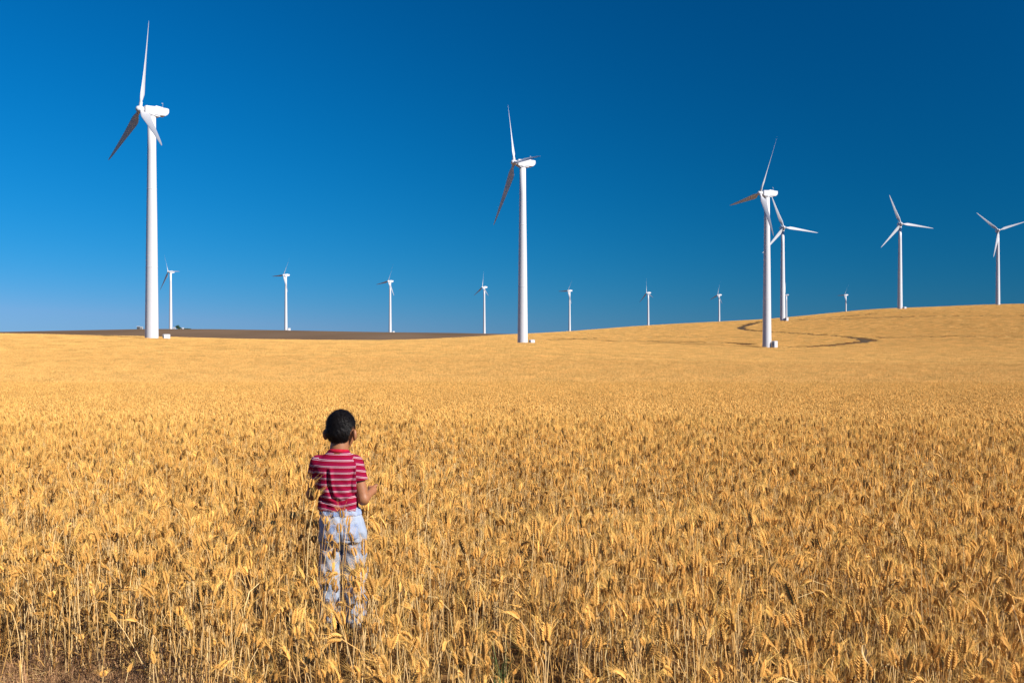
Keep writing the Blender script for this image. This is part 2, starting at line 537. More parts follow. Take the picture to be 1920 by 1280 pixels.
# --- foreground stalks one by one
NV = 48
metas = []
for i in range(NV):
    w = WB(); rg = np.random.default_rng(100+i)
    nod = abs(rg.normal(0, 0.4)) + 0.08 if i % 12 else 1.8 + 0.6*rg.random()
    add_stalk(w, rg, np.zeros(3), 0.50, nod, rg.normal(0, 0.05), rg.random()*6.283, 0, 1.2)
    metas.append(w.mesh('wheat_plant_%02d' % i))
C_NEAR = source_collection('wheat_plant_source', metas)

A = []
for y0 in np.arange(2.1, 13.5, 0.5):
    hw = 0.56*(y0+0.5) + 0.9
    dens = 400 if y0 < 7 else (400 if y0 < 10 else 300)
    n = int(2*hw*0.5*dens)
    A.append(np.c_[rng.uniform(-hw, hw, n), rng.uniform(y0, y0+0.5, n)])
A = np.concatenate(A)
x, y = A.T
keep = y > near_edge(x) + 0.5*(vnoise(x*2.5, y*2.5, 3)-0.5) + np.abs(rng.normal(0, 0.16, len(x))) - 0.5*(rng.random(len(x)) < 0.12)
# gaps and thin clumps of the stand
cl = vnoise(x*1.7, y*1.7, 5)*0.6 + vnoise(x*5, y*5, 6)*0.4
keep &= rng.random(len(x)) < np.clip(0.15 + 1.9*(cl-0.24), 0.10, 1)
# the way the boy went in
cx = BOY[0] + 0.01 + (y-5.2)*(-0.045)
path = np.exp(-((x-cx)/0.155)**2) * (y < 5.32) * (y > 3.3)
keep &= rng.random(len(x)) > path*np.where(y > 4.6, 0.96, 0.80)
keep &= np.hypot((x-BOY[0]-0.02)/0.14, (y-BOY[1])/0.13) > 1
x, y = x[keep], y[keep]
hs = (0.50 + 0.10*rng.normal(size=len(x))*0.9 - 0.05*rng.random(len(x))**2*2 + 0.07*(vnoise(x*1.1, y*1.1, 9)-0.5)*2)
hs = np.clip(hs, 0.16, 0.68)
inpath = np.exp(-((x-(BOY[0]+0.02))/0.2)**2) * (y < 5.3) * (y > 3.0)
hs = np.where(inpath > 0.4, np.minimum(hs, 1.465-0.236*y+rng.normal(0, 0.05, len(x))), hs)
edge = np.clip((y - near_edge(x))/0.7, 0, 1)
hs *= 0.86 + 0.14*edge
sc = hs/0.50
rot = np.c_[rng.normal(0, 0.09, len(x)), rng.normal(0, 0.09, len(x)) + 0.03, rng.uniform(0, 6.283, len(x))]
lod = rng.random(len(x)) < 0.025        # a few broken, lying stalks
rot[lod, 0] = rng.normal(0, 0.8, lod.sum())
sxy = rng.uniform(0.85, 1.15, len(x))
o = scatter('wheat_field', np.c_[x, y, ground(x, y)], rot, np.c_[sxy, sxy, sc], rng.integers(0, NV, len(x)), C_NEAR)
tag(o, 'ripe golden bearded wheat standing around the boy, stems and ears distinct', 'wheat', kind='stuff')
print('near stalks', len(x))

# --- the rest of the crop in tufts that grow coarser with distance
def patch(size, n, lod, thick, seed, hh=0.5, spread=0.06):
    w = WB(); rg = np.random.default_rng(seed)
    for i in range(n):
        b = np.array((rg.uniform(-size/2, size/2), rg.uniform(-size/2, size/2), 0))
        add_stalk(w, rg, b, hh + rg.normal(0, spread), abs(rg.normal(0, 0.6))+0.1, rg.normal(0, 0.09), rg.random()*6.283, lod, thick)
    return w.mesh('wheat_tuft')
C_MID = source_collection('wheat_mid_source', [patch(0.6, 80, 1, 1.25, 300+i, 0.49, 0.085) for i in range(10)])
C_FAR = source_collection('wheat_far_source', [patch(1.2, 200, 2, 2.1, 400+i, 0.5, 0.08) for i in range(8)])
C_VFAR = source_collection('wheat_vfar_source', [patch(2.4, 240, 2, 4.0, 500+i, 0.5, 0.05) for i in range(6)])

def tiles(y0, y1, step, xs=0.58, off=1.5):
    out = []
    for y in np.arange(y0, y1, step):
        hw = xs*y + off
        xx = np.arange(-hw, hw, step)
        out.append(np.c_[xx + rng.uniform(-.15, .15, len(xx))*step, np.full(len(xx), y) + rng.uniform(-.15, .15, len(xx))*step])
    return np.concatenate(out)

def crop_ok(x, y, margin):
    """inside the crop: before its far edge, clear of track, tractor lines and turbine feet"""
    ok = np.ones(len(x), bool)
    far = y > 200
    xf, yf = x[far], y[far]
    k = dist_to(TRACK, xf, yf) > 1.9+margin*0.5
    k &= dist_to(TRACK[104:], xf, yf) > 3.0+margin*0.5
    k &= dist_to(TRACK_L, xf, yf) > 3.0+margin*0.5
    for P in LINES: k &= dist_to(P, xf, yf) > 2.0+margin*0.4
    px = 960 + FPX*xf/yf
    edge = np.interp(px, [-500, 0, 282, 500, 740, 900, 1000, 1200, 1437, 1687, 1920, 2400], [268, 262, 262, 300, 390, 450, 520, 600, 660, 680, 740, 760])
    k &= yf < edge
    ok[far] = k
    return ok

def tuft_layer(name, T, coll, nvar, zs, label, margin, zoff=0.0, smin=0.92, smax=1.12):
    x, y = T.T
    ok = crop_ok(x, y, margin); x, y = x[ok], y[ok]
    n = len(x)
    z = ground(x, y) + zoff
    # lie along the slope
    e = 0.5
    sx = (ground(x+e, y)-ground(x-e, y))/(2*e); sy = (ground(x, y+e)-ground(x, y-e))/(2*e)
    q = rng.integers(0, 4, n)*math.pi/2 + rng.normal(0, .06, n)
    # small-angle tilt applied in the tuft's own turned frame
    rot = np.c_[np.arctan(sy), -np.arctan(sx), np.zeros(n)]
    R3 = []
    c, s = np.cos(q), np.sin(q)
    lx = sx*c + sy*s; ly = -sx*s + sy*c
    rot = np.c_[np.arctan(ly), -np.arctan(lx), q]
    rot = np.array([(Matrix.Rotation(qq, 3, 'Z') @ (Matrix.Rotation(a, 3, 'X') @ Matrix.Rotation(b, 3, 'Y'))).to_euler()[:] for a, b, qq in zip(rot[:, 0], rot[:, 1], rot[:, 2])])
    hv = zs*(smin + (smax-smin)*rng.random(n))*(0.9+0.2*vnoise(x*0.12, y*0.12, 21))
    o = scatter(name, np.c_[x, y, z], rot, np.c_[np.ones(n)*1.03, np.ones(n)*1.03, hv], rng.integers(0, nvar, n), coll)
    tag(o, label, 'wheat', kind='stuff')
    print(name, n)
tuft_layer('wheat_field_dip', tiles(13.6, 60, 0.58), C_MID, 10, 1.0, 'dense golden wheat in the dip beyond the boy', 0.2)
tuft_layer('wheat_field_slope', tiles(60, 150, 1.15), C_FAR, 8, 1.0, 'even golden wheat on the slope before the turbines', 0.6)
tuft_layer('wheat_field_hill', tiles(150, 760, 2.3, off=6), C_VFAR, 6, 1.0, 'smooth golden wheat over the far hill and round the turbines', 1.2)

# ------------------------------------------------------------------ wind turbines
HUB_Z = 50.6; ROTOR = 19.0
def lathe_mesh(name, prof, k=40, axis='z'):
    mb = MB(); rings = []
    for r, h in prof:
        ring = []
        for i in range(k):
            t = 2*math.pi*i/k
            ring.append((r*math.cos(t), r*math.sin(t), h) if axis == 'z' else (h, r*math.cos(t), r*math.sin(t)))
        rings.append(ring)
    if axis == 'x': rings = [list(reversed(q)) for q in rings]
    mb.rings(rings)
    return np_mesh(name, mb.V, mb.F)

TOWER_TOP = HUB_Z - 1.05
ME_TOWER = lathe_mesh('tower', [(1.44, -3.0), (1.44, 0.0), (1.36, 8), (1.26, 16.2), (1.15, 26), (1.04, 33.4), (0.93, 42), (0.86, TOWER_TOP)])
ME_RING = lathe_mesh('flange', [(1.275, 16.1), (1.29, 16.13), (1.29, 16.27), (1.27, 16.3)])
ME_RING2 = lathe_mesh('flange', [(1.055, 33.3), (1.065, 33.33), (1.065, 33.47), (1.05, 33.5)])
ME_YAW = lathe_mesh('yaw_ring', [(0.87, TOWER_TOP-0.02), (1.0, TOWER_TOP+0.0), (1.0, TOWER_TOP+0.16), (0.9, TOWER_TOP+0.18)])

def rounded_section(w, h, ch, cz):
    """octagonal section with cut corners: half width, half height, chamfer"""
    return [(w-ch, -h+cz), (w, -h+ch+cz), (w, h-ch+cz), (w-ch, h+cz), (-w+ch, h+cz), (-w, h-ch+cz), (-w, -h+ch+cz), (-w+ch, -h+cz)]

def nacelle_mesh():
    mb = MB(); rings = []
    for x, w, h, ch, cz in ((-1.78, 0.70, 0.66, 0.2, 0.02), (-1.62, 0.88, 0.86, 0.1, 0.0), (-1.5, 0.92, 0.9, 0.07, 0.0), (0.3, 0.95, 0.94, 0.07, 0.0),
                            (2.75, 0.92, 0.88, 0.07, 0.02), (3.3, 0.88, 0.66, 0.08, 0.2), (3.52, 0.84, 0.46, 0.1, 0.36), (3.58, 0.76, 0.38, 0.12, 0.38)):
        rings.append([(x, a, b) for a, b in rounded_section(w, h, ch, cz)])
    mb.rings([list(reversed(r)) for r in rings])
    return np_mesh('nacelle', mb.V, mb.F)
ME_NAC = nacelle_mesh()
mb = MB()
mb.rings([[(x, a, b) for a, b in ((0.6, 0), (-0.6, 0), (-0.6, q), (0.6, q))] for x, q in ((0.35, 0.05), (0.8, 0.32), (2.2, 0.14), (2.5, 0.03))])
mb.V = [(x, y, z+0.9) for x, y, z in mb.V]
ME_HATCH = np_mesh('roof_hatch', mb.V, mb.F)
mb = MB(); mb.box((-1.1, -0.8, -1.16), (1.6, 0.8, -0.88)); ME_SKIRT = np_mesh('bedplate', mb.V, mb.F)
mb = MB(); mb.tube((2.5, 0.15, 1.0), (2.5, 0.15, 2.05), 0.035, 0.03, 6); mb.tube((2.5, -0.15, 2.0), (2.5, 0.45, 2.0), 0.025, 0.025, 6)
ME_MAST = np_mesh('weather_mast', mb.V, mb.F)
mb = MB(); mb.tube((2.5, 0.45, 2.0), (2.5, 0.45, 2.16), 0.03, 0.03, 6)
for q in range(3):
    c = Vector((2.5 + 0.12*math.cos(q*2.094), 0.45 + 0.12*math.sin(q*2.094), 2.16))
    mb.tube(c-Vector((0, 0, .05)), c+Vector((0, 0, .05)), 0.055, 0.04, 8)
ME_ANEM = np_mesh('anemometer', mb.V, mb.F)
HUBX = -2.55
ME_HUB = lathe_mesh('hub', [(0.02, -0.98), (0.28, -0.92), (0.5, -0.78), (0.66, -0.5), (0.72, -0.15), (0.72, 0.45), (0.66, 0.62), (0.5, 0.82)], 28, 'x')

def blade_mesh(pitch):
    mb = MB(); rings = []
    sec = [(0.45, 0.74, 0.74, 0, 0.5), (1.5, 0.74, 0.74, 0, 0.5), (1.75, 0.8, 0.7, 14, 0.48), (2.4, 1.15, 0.58, 19, 0.42), (3.4, 1.62, 0.44, 17, 0.36), (4.2, 1.66, 0.36, 14.5, 0.34),
           (6, 1.48, 0.27, 11, 0.33), (8.5, 1.22, 0.21, 7.5, 0.32), (11, 0.99, 0.16, 5, 0.32), (13.5, 0.77, 0.115, 3.2, 0.32), (16, 0.56, 0.08, 2, 0.33), (17.8, 0.38, 0.05, 1.4, 0.34), (18.7, 0.22, 0.03, 1, 0.38), (19.0, 0.05, 0.012, 1, 0.45)]
    k = 16
    for r, ch, th, tw, le in sec:
        ring = []
        if ch != th: ch *= 1.06; th *= 1.15
        a = R(tw*1.1 + pitch)
        bend = -0.0009*r*r                # slight coning upwind
        for i in range(k):
            t = 2*math.pi*i/k
            u = 0.5*(1+math.cos(t))       # 0 leading, 1 trailing
            if abs(ch-th) < 1e-6:
                cy, cx = (u-0.5)*ch, 0.5*th*math.sin(t)
            else:
                f = 2.6*(math.sqrt(max(u, 0))*0.62 - 0.36*u - 0.20*u*u - 0.06*u**3)*0.5*0.95
                cy, cx = (u-le)*ch, th*f*1.25*(1 if math.sin(t) >= 0 else -0.8)
                if i == 0 : cx = 0
            y = cy*math.cos(a) - cx*math.sin(a); x = cy*math.sin(a) + cx*math.cos(a)
            ring.append((x+bend, y, r))
        rings.append(ring)
    mb.rings([list(reversed(q)) for q in rings])
    return np_mesh('blade', mb.V, mb.F)
ME_BLADE = blade_mesh(29); ME_BLADE_FLAT = blade_mesh(1)
for m in (ME_TOWER, ME_RING, ME_RING2, ME_YAW, ME_NAC, ME_HATCH, ME_SKIRT, ME_ANEM, ME_HUB, ME_BLADE, ME_BLADE_FLAT): m.materials.append(M_WHITE)
ME_MAST.materials.append(M_GREY)
for m in (ME_TOWER, ME_HUB, ME_YAW): m.polygons.foreach_set('use_smooth', np.ones(len(m.polygons), bool))

def child(name, me, parent, loc=(0, 0, 0), rot=(0, 0, 0), scl=1.0):
    o = bpy.data.objects.new(name, me); COL.objects.link(o); o.parent = parent
    o.location = loc; o.rotation_euler = rot; o.scale = (scl,)*3
    return o

def turbine(px, base_row, dist, alpha, theta, label, group, rs=1.0, detail=True, zb=None):
    y = dist; x = (px-960)/FPX*dist
    z = EYE - (base_row-640)/FPX*dist - CANOPY if zb is None else zb
    t = Vector((-x, -y, 0)).normalized(); l = Vector((t.y, -t.x, 0))       # l: the viewer's left
    # viewer's right is r = -l
    if l.x > 0: l = -l
    a = t*math.cos(R(alpha)) + l*math.sin(R(alpha))
    yaw = math.atan2(-a.y, -a.x)
    root = empty('wind_turbine', (x, y, z), yaw)
    tag(root, label, 'wind turbine', group)
    tw = child('tower', ME_TOWER, root)
    if detail:
        child('flange', ME_RING, tw); child('flange', ME_RING2, tw)
    child('yaw_ring', ME_YAW, root)
    tilt = R(5.5)
    na = child('nacelle', ME_NAC, root, (0, 0, HUB_Z))
    child('bedplate', ME_SKIRT, na)
    child('roof_hatch', ME_HATCH, na)
    if detail:
        child('weather_mast', ME_MAST, na); child('anemometer', ME_ANEM, na)
    hb = child('hub', ME_HUB, root, (HUBX, 0, HUB_Z), (0, tilt, 0))
    for k in range(3):
        th = R(theta + 120*k)
        # span direction cos(th) Z - sin(th) Y, tilted with the shaft
        m = Matrix.Rotation(tilt, 3, 'Y') @ Matrix.Rotation(th, 3, 'X')
        child('blade', ME_BLADE_FLAT if alpha < 0 else ME_BLADE, root, (HUBX, 0, HUB_Z), m.to_euler(), rs)
    return root

G1 = 'wind turbines standing in the wheat field'; G2 = 'small wind turbines along the far skyline'; G3 = 'wind turbines on the right hilltop'
turbine(284.5, 633.5, 219.6, 70, 3, 'tallest white wind turbine, nearest on the left, one blade pointing straight up', G1, 1.03)
turbine(980, 642, 277.9, 68, -25, 'large white wind turbine in the middle with one blade hanging left of its tower', G1, 1.05)
turbine(1438, 649.8, 325.3, 58, 25, 'white wind turbine beside the curving track, a blade crossing its tower', G1, 0.98)
turbine(1467.5, 600, 540, -14, -20, 'white wind turbine close behind the one at the track, facing us', G3, 0.97)
turbine(1687.5, 578.3, 591, -14, -20, 'white wind turbine on the hilltop, second from the right edge', G3, 0.97)
turbine(1871, 571.5, 672, -14, -48, 'white wind turbine at the right edge, a blade cut off by the frame', G3, 0.98)
far = [(320, 616, 889, 58, -28, 'small far wind turbine just right of the tallest turbine', 1),
       (536, 619, 915, 58, 29, 'small far wind turbine, second from left on the brown skyline', 1),
       (731.5, 622.5, 993, 52, 22, 'small far wind turbine, third from left on the brown skyline', 1),
       (908, 624.5, 1098, 60, 3, 'small far wind turbine just left of the large middle turbine', 1)]
for px, row, d, al, th, lab, s in far:
    turbine(px, row, d, al, th, lab, G2, 1.0, False, zb=EYE-(row-640)/FPX*d)
for px, hub, d, al, th, lab in ((1068, 545, 1185, 54, 30, 'small far wind turbine just right of the large middle turbine'),
                               (1215.5, 549, 1250, 58, -8, 'small far wind turbine halfway between the middle turbine and the track'),
                               (1348.5, 553, 1340, 58, 12, 'small far wind turbine above the hill, left of the curving track'),
                               (1586, 553, 1500, 56, 30, 'tiniest wind turbine, peeping over the right hill'),
                               (1474.5, 553, 1460, 84, 0, 'tiny wind turbine almost hidden behind the tower of another on the hill')):
    z = EYE - (hub-640)/FPX*d - HUB_Z
    turbine(px, 0, d, al, th, lab, G2, 1.0, False, zb=z)

# ------------------------------------------------------------------ transformer cabinets
def cabinet(px, row, dist, w, h, label, rz=0.35, zb=None):
    x = (px-960)/FPX*dist
    z = float(ground(x, dist)[0]) if zb is None else zb
    r = empty('transformer_cabinet', (x, dist, z), rz)
    tag(r, label, 'cabinet', 'white transformer cabinets at the turbine feet')
    d = w*0.8
    m = MB(); m.box((-w/2-.06, -d/2-.06, -0.3), (w/2+.06, d/2+.06, 0.12)); m.build('plinth', M_GREY, r)
    m = MB(); m.box((-w/2, -d/2, 0.12), (w/2, d/2, h)); m.build('body', M_WHITE, r)
    m = MB(); m.rings([[(-w/2-.05, -d/2-.05, h), (w/2+.05, -d/2-.05, h), (w/2+.05, d/2+.05, h), (-w/2-.05, d/2+.05, h)],
                       [(-w/2-.05, -d/2-.05, h+.05), (w/2+.05, -d/2-.05, h+.05), (w/2+.05, d/2+.05, h+.05), (-w/2-.05, d/2+.05, h+.05)],
                       [(-w/2+.2, -d/2+.2, h+.12), (w/2-.2, -d/2+.2, h+.12), (w/2-.2, d/2-.2, h+.12), (-w/2+.2, d/2-.2, h+.12)]]); m.build('lid', M_WHITE, r)
    for q in (-1, 1):
        m = MB(); m.box((-w/2-.025, q*d*0.24-d*0.2, 0.3), (-w/2, q*d*0.24+d*0.2, h-0.15)); dr = m.build('door', M_WHITE, r)
        m = MB()
        for i in range(5): m.box((-w/2-.04, q*d*0.24-d*0.15, h*0.5+i*0.11), (-w/2-.026, q*d*0.24+d*0.15, h*0.5+i*0.11+0.07))
        m.build('louvre', M_VENT, dr)
    for i in range(3):
        m = MB(); m.box((-w*0.36+i*w*0.26, -d/2-.05, 0.4), (-w*0.36+i*w*0.26+w*0.2, -d/2-.003, h-0.2)); m.build('radiator_fin', M_WHITE, r)
    return r
cabinet(312, 633, 219, 1.35, 1.45, 'white transformer cabinet right of the tallest turbine tower', 0.6)
cabinet(997, 642, 279, 1.35, 1.35, 'low white transformer cabinet beside the large middle turbine', 0.6)
cabinet(1452.5, 649, 324, 1.5, 2.35, 'tall white transformer cabinet beside the turbine at the track', 0.6)
cabinet(1475, 600, 538, 1.5, 2.1, 'white transformer cabinet behind the track turbine on the hill', 0.5)
cabinet(1696, 578, 590, 1.7, 1.6, 'white transformer cabinet by the second turbine from the right', 0.5)
cabinet(542, 619, 912, 2.2, 2.0, 'tiny white cabinet by the second far turbine on the brown skyline', 0.5, zb=EYE-(619.3-640)/FPX*912)
cabinet(737.5, 622.5, 990, 2.2, 1.0, 'tiny low white cabinet by the third far turbine on the skyline', 0.5, zb=EYE-(622.8-640)/FPX*990)

# ------------------------------------------------------------------ farmstead on the skyline
def at_plain(px, d): x = (px-960)/FPX*d; return (x, d, float(plain(x, d)[0]) - 0.2)
def shed(px, d, w, dp, h, mat, label, name='farm_shed', roof=M_GREY):
    r = empty(name, at_plain(px, d), 0.25)
    tag(r, label, 'shed')
    m = MB(); m.box((-w/2, -dp/2, -0.5), (w/2, dp/2, h)); wl = m.build('wall', mat, r)
    m = MB(); m.rings([[(x, -dp/2-.3, h), (x, dp/2+.3, h), (x, 0, h+dp*0.22)] for x in (-w/2-.25, w/2+.25)]); m.build('roof', roof, r)
    m = MB(); m.box((-w*0.2, -dp/2-.06, 0), (w*0.15, -dp/2-.003, h*0.75)); m.build('door', M_VENT, r)
shed(259.5, 880, 2.3, 2.5, 2.3, M_SHED, 'small dark shed on the skyline left of the tallest turbine tower')
shed(265, 884, 2.6, 2.5, 1.9, M_GREY, 'small pale grey shed touching the tallest turbine tower on the skyline')
shed(341, 900, 3.4, 2.6, 0.9, M_WHITE, 'low white shed right of the far green tree on the skyline', roof=M_WHITE)
shed(327, 886, 1.7, 2.0, 1.3, M_WHITE, 'tiny white hut at the foot of the leftmost far turbine', roof=M_WHITE)

def far_tree(px, d, w, h, label, name='tree', cat='tree', seed=0, stem=0.8):
    r = empty(name, at_plain(px, d)); tag(r, label, cat)
    rg = np.random.default_rng(seed)
    m = MB()
    m.tube((0, 0, -0.3), (0.1, 0, h*0.55), 0.22, 0.1, 7)
    for k in range(4):
        t = k*1.57+0.4; m.tube((0.05, 0, h*(0.3+0.06*k)), (math.cos(t)*w*0.28, math.sin(t)*w*0.28, h*0.75), 0.09, 0.03, 5)
    m.build('trunk', M_BARK, r)
    V = []; F = []
    for i in range(900):
        c = rg.normal(size=3); c /= np.linalg.norm(c); c *= rg.random()**0.4
        lob = 1+0.25*math.sin(c[0]*5+seed)+0.2*math.sin(c[1]*7)
        p = np.array((c[0]*w/2*lob, c[1]*w/2*lob, stem*h*0.3+h*0.4+c[2]*h*0.42*lob))
        a = rg.normal(size=3); a /= np.linalg.norm(a); b = np.cross(a, rg.normal(size=3)); b /= np.linalg.norm(b)
        s = 0.16+0.14*rg.random(); n = len(V)
        V += [p-a*s, p+b*s*0.6, p+a*s, p-b*s*0.6]; F.append((n, n+1, n+2, n+3))
    mesh_obj('crown', np_mesh('crown', V, F), M_TREE, r, False)
far_tree(333, 892, 4.6, 3.4, 'rounded dark green tree on the skyline right of the leftmost far turbine', seed=1)
far_tree(336.5, 897, 3.4, 2.0, 'low green bush between far tree and low white shed', 'bush', 'bush', 2, 0.3)
far_tree(346.5, 905, 4.0, 1.1, 'flat dark shrub beside the low white shed on the skyline', 'shrub', 'shrub', 3, 0.1)
far_tree(353.5, 905, 3.4, 0.9, 'last flat dark shrub at the right end of the farmstead', 'shrub', 'shrub', 4, 0.1)

# ------------------------------------------------------------------ the boy
def surface_nets(f, org, h):
    nx, ny, nz = f.shape
    neg = f < 0
    c = np.zeros((nx-1, ny-1, nz-1), np.int8)
    for i in (0, 1):
        for j in (0, 1):
            for k in (0, 1): c += neg[i:nx-1+i, j:ny-1+j, k:nz-1+k]
    act = (c > 0) & (c < 8)
    idx = -np.ones(act.shape, np.int64); I = np.argwhere(act); idx[act] = np.arange(len(I))
    acc = np.zeros((len(I), 3)); cnt = np.zeros(len(I))
    corners = [(i, j, k) for i in (0, 1) for j in (0, 1) for k in (0, 1)]
    val = {q: f[I[:, 0]+q[0], I[:, 1]+q[1], I[:, 2]+q[2]] for q in corners}
    for a in corners:
        for ax in range(3):
            if a[ax] == 0:
                b = list(a); b[ax] = 1; b = tuple(b)
                va, vb = val[a], val[b]; m = (va < 0) != (vb < 0)
                t = np.where(m, va/np.where(m, va-vb, 1), 0)
                p = np.array(a, float)[None].repeat(len(I), 0); p[:, ax] = t
                acc += p*m[:, None]; cnt += m
    V = (I + acc/cnt[:, None])*h + org
    Fs = []
    for ax in range(3):
        o1, o2 = [(1, 2), (2, 0), (0, 1)][ax]
        s0 = [slice(None)]*3; s1 = [slice(None)]*3
        s0[ax] = slice(0, -1); s1[ax] = slice(1, None)
        d = neg[tuple(s0)] != neg[tuple(s1)]
        E = np.argwhere(d)
        E = E[(E[:, o1] > 0) & (E[:, o2] > 0) & (E[:, o1] < f.shape[o1]-1) & (E[:, o2] < f.shape[o2]-1)]
        flip = neg[E[:, 0], E[:, 1], E[:, 2]]
        def cell(da, db):
            q = E.copy(); q[:, o1] += da; q[:, o2] += db
            return idx[q[:, 0], q[:, 1], q[:, 2]]
        Q = np.stack([cell(-1, -1), cell(0, -1), cell(0, 0), cell(-1, 0)], 1)
        Q[~flip] = Q[~flip][:, ::-1]
        Fs.append(Q)
    F = np.concatenate(Fs)
    return V, F[(F >= 0).all(1)]

class SDF:
    def __init__(self, lo, hi, h):
        self.lo = np.array(lo, float); self.h = h
        self.n = np.ceil((np.array(hi)-self.lo)/h).astype(int)+1
        self.f = np.full(self.n, 0.5, np.float32)
    def region(self, lo, hi, pad):
        a = np.clip(np.floor((np.minimum(lo, hi)-pad-self.lo)/self.h).astype(int), 0, self.n-1)
        b = np.clip(np.ceil((np.maximum(lo, hi)+pad-self.lo)/self.h).astype(int)+1, 1, self.n)
        sl = tuple(slice(i, j) for i, j in zip(a, b))
        g = np.meshgrid(*[self.lo[k]+self.h*np.arange(a[k], b[k]) for k in range(3)], indexing='ij', sparse=True)
        return sl, g
    def smin(self, sl, d, k):
        f = self.f[sl]
        if k <= 0: self.f[sl] = np.minimum(f, d); return
        hh = np.clip(0.5+0.5*(f-d)/k, 0, 1)
        self.f[sl] = f*(1-hh)+d*hh-k*hh*(1-hh)
    def cone(self, p, q, r0, r1, k=0.01, sub=False):
        p = np.array(p, float); q = np.array(q, float); r = max(r0, r1)
        sl, (X, Y, Z) = self.region(np.minimum(p, q), np.maximum(p, q), r+k+0.04)
        e = q-p; L = e@e
        t = np.clip(((X-p[0])*e[0]+(Y-p[1])*e[1]+(Z-p[2])*e[2])/max(L, 1e-9), 0, 1)
        d = np.sqrt((X-p[0]-t*e[0])**2+(Y-p[1]-t*e[1])**2+(Z-p[2]-t*e[2])**2)-(r0+(r1-r0)*t)
        if sub: self.f[sl] = np.maximum(self.f[sl], -d)
        else: self.smin(sl, d, k)
    def chain(self, P, rr, k=0.01):
        for i in range(len(P)-1): self.cone(P[i], P[i+1], rr[i], rr[i+1], k)
    def ell(self, c, r, k=0.01, rz=0.0, sub=False):
        c = np.array(c, float); r = np.array(r, float)
        sl, (X, Y, Z) = self.region(c-r.max(), c+r.max(), k+0.04)
        cs, sn = math.cos(rz), math.sin(rz)
        x = (X-c[0])*cs+(Y-c[1])*sn; y = -(X-c[0])*sn+(Y-c[1])*cs; z = Z-c[2]
        k0 = np.sqrt((x/r[0])**2+(y/r[1])**2+(z/r[2])**2); k1 = np.sqrt((x/r[0]**2)**2+(y/r[1]**2)**2+(z/r[2]**2)**2)
        d = np.where(k1 > 1e-6, k0*(k0-1)/np.maximum(k1, 1e-6), -r.min())
        if sub: self.f[sl] = np.maximum(self.f[sl], -d)
        else: self.smin(sl, d, k)
    def grid(self):
        return np.meshgrid(*[self.lo[k]+self.h*np.arange(self.n[k]) for k in range(3)], indexing='ij', sparse=True)
    def loft(self, zs, cx, cy, w, d, k=0.01):
        X, Y, Z = self.grid(); z = Z.ravel()
        W = np.interp(z, zs, w)[None, None]; D = np.interp(z, zs, d)[None, None]
        CX = np.interp(z, zs, cx)[None, None]; CY = np.interp(z, zs, cy)[None, None]
        q = (np.abs((X-CX)/W)**2.35+np.abs((Y-CY)/D)**2.35)**(1/2.35)
        s = (q-1)*np.minimum(W, D)*0.95
        s = np.maximum(s, np.maximum(zs[0]-Z, Z-zs[-1]))
        self.smin((slice(None),)*3, s.astype(np.float32), k)
    def mesh(self, name):
        V, F = surface_nets(self.f, self.lo, self.h)
        return V, F

def smooth_mesh(V, F, it=2):
    for _ in range(it):
        S = np.zeros_like(V); n = np.zeros(len(V))
        for k in range(4):
            a, b = F[:, k], F[:, (k+1) % 4]
            np.add.at(S, a, V[b]); np.add.at(n, a, 1)
            np.add.at(S, b, V[a]); np.add.at(n, b, 1)
        V = 0.5*V+0.5*S/np.maximum(n, 1)[:, None]
    return V

boy = empty('person', (BOY[0]-0.012, BOY[1], 0.0))
tag(boy, 'child seen from behind in red striped shirt and pale jeans, standing in wheat', 'person')
HY = R(-13)          # head turned to the right
HC = np.array((0.018, 0.022, 1.055))
def hp(x, y, z):     # head space to body space
    return HC+np.array((x*math.cos(HY)-y*math.sin(HY), x*math.sin(HY)+y*math.cos(HY), z))
# joints (x right, y away from the viewer, z up)
SH_R = (0.095, 0.005, 0.868); EL_R = (0.142, -0.015, 0.684); WR_R = (0.164, 0.09, 0.704)
SH_L = (-0.098, 0.005, 0.868); EL_L = (-0.138, 0.045, 0.700); WR_L = (-0.075, 0.15, 0.735)
HIP_L = (-0.022, 0.0, 0.545); KN_L = (-0.036, 0.012, 0.300); AN_L = (-0.030, 0.0, 0.055)
HIP_R = (0.082, 0.0, 0.545); KN_R = (0.098, 0.008, 0.300); AN_R = (0.100, -0.005, 0.055)

b = SDF((-0.22, -0.13, 0.0), (0.27, 0.28, 1.16), 0.0036)
b.ell(HC+np.array((0, 0, 0.008)), (0.070, 0.084, 0.080), 0.01, HY)                  # cranium
b.ell(hp(0, 0.032, -0.05), (0.055, 0.058, 0.062), 0.025, HY)                        # face
b.ell(hp(0, 0.05, -0.095), (0.03, 0.03, 0.022), 0.02, HY)                           # chin
b.cone(hp(0, 0.088, -0.028), hp(0, 0.1, -0.05), 0.007, 0.011, 0.008)                # nose
b.ell(hp(0, 0.082, -0.078), (0.02, 0.010, 0.008), 0.006, HY)                        # lips
for s in (-1, 1):
    b.ell(hp(s*0.027, 0.092, -0.022), (0.014, 0.01, 0.009), 0, HY, sub=True)        # eye sockets
    b.ell(hp(s*0.027, 0.083, -0.022), (0.011, 0.009, 0.009), 0.0, HY)               # eyeballs
    b.ell(hp(s*0.04, 0.07, -0.055), (0.018, 0.018, 0.018), 0.015, HY)               # cheeks
    e = hp(s*0.0805, -0.010, -0.036)
    b.ell(e, (0.0115, 0.019, 0.030), 0.006, HY+s*0.55)                                # ears
    b.ell(hp(s*0.093, 0.004, -0.034), (0.007, 0.010, 0.018), 0, HY+s*0.5, sub=True)
b.chain([(0.008, 0.0, 0.90), (0.012, 0.006, 0.955), hp(0, -0.01, -0.06)], [0.052, 0.043, 0.044], 0.02)
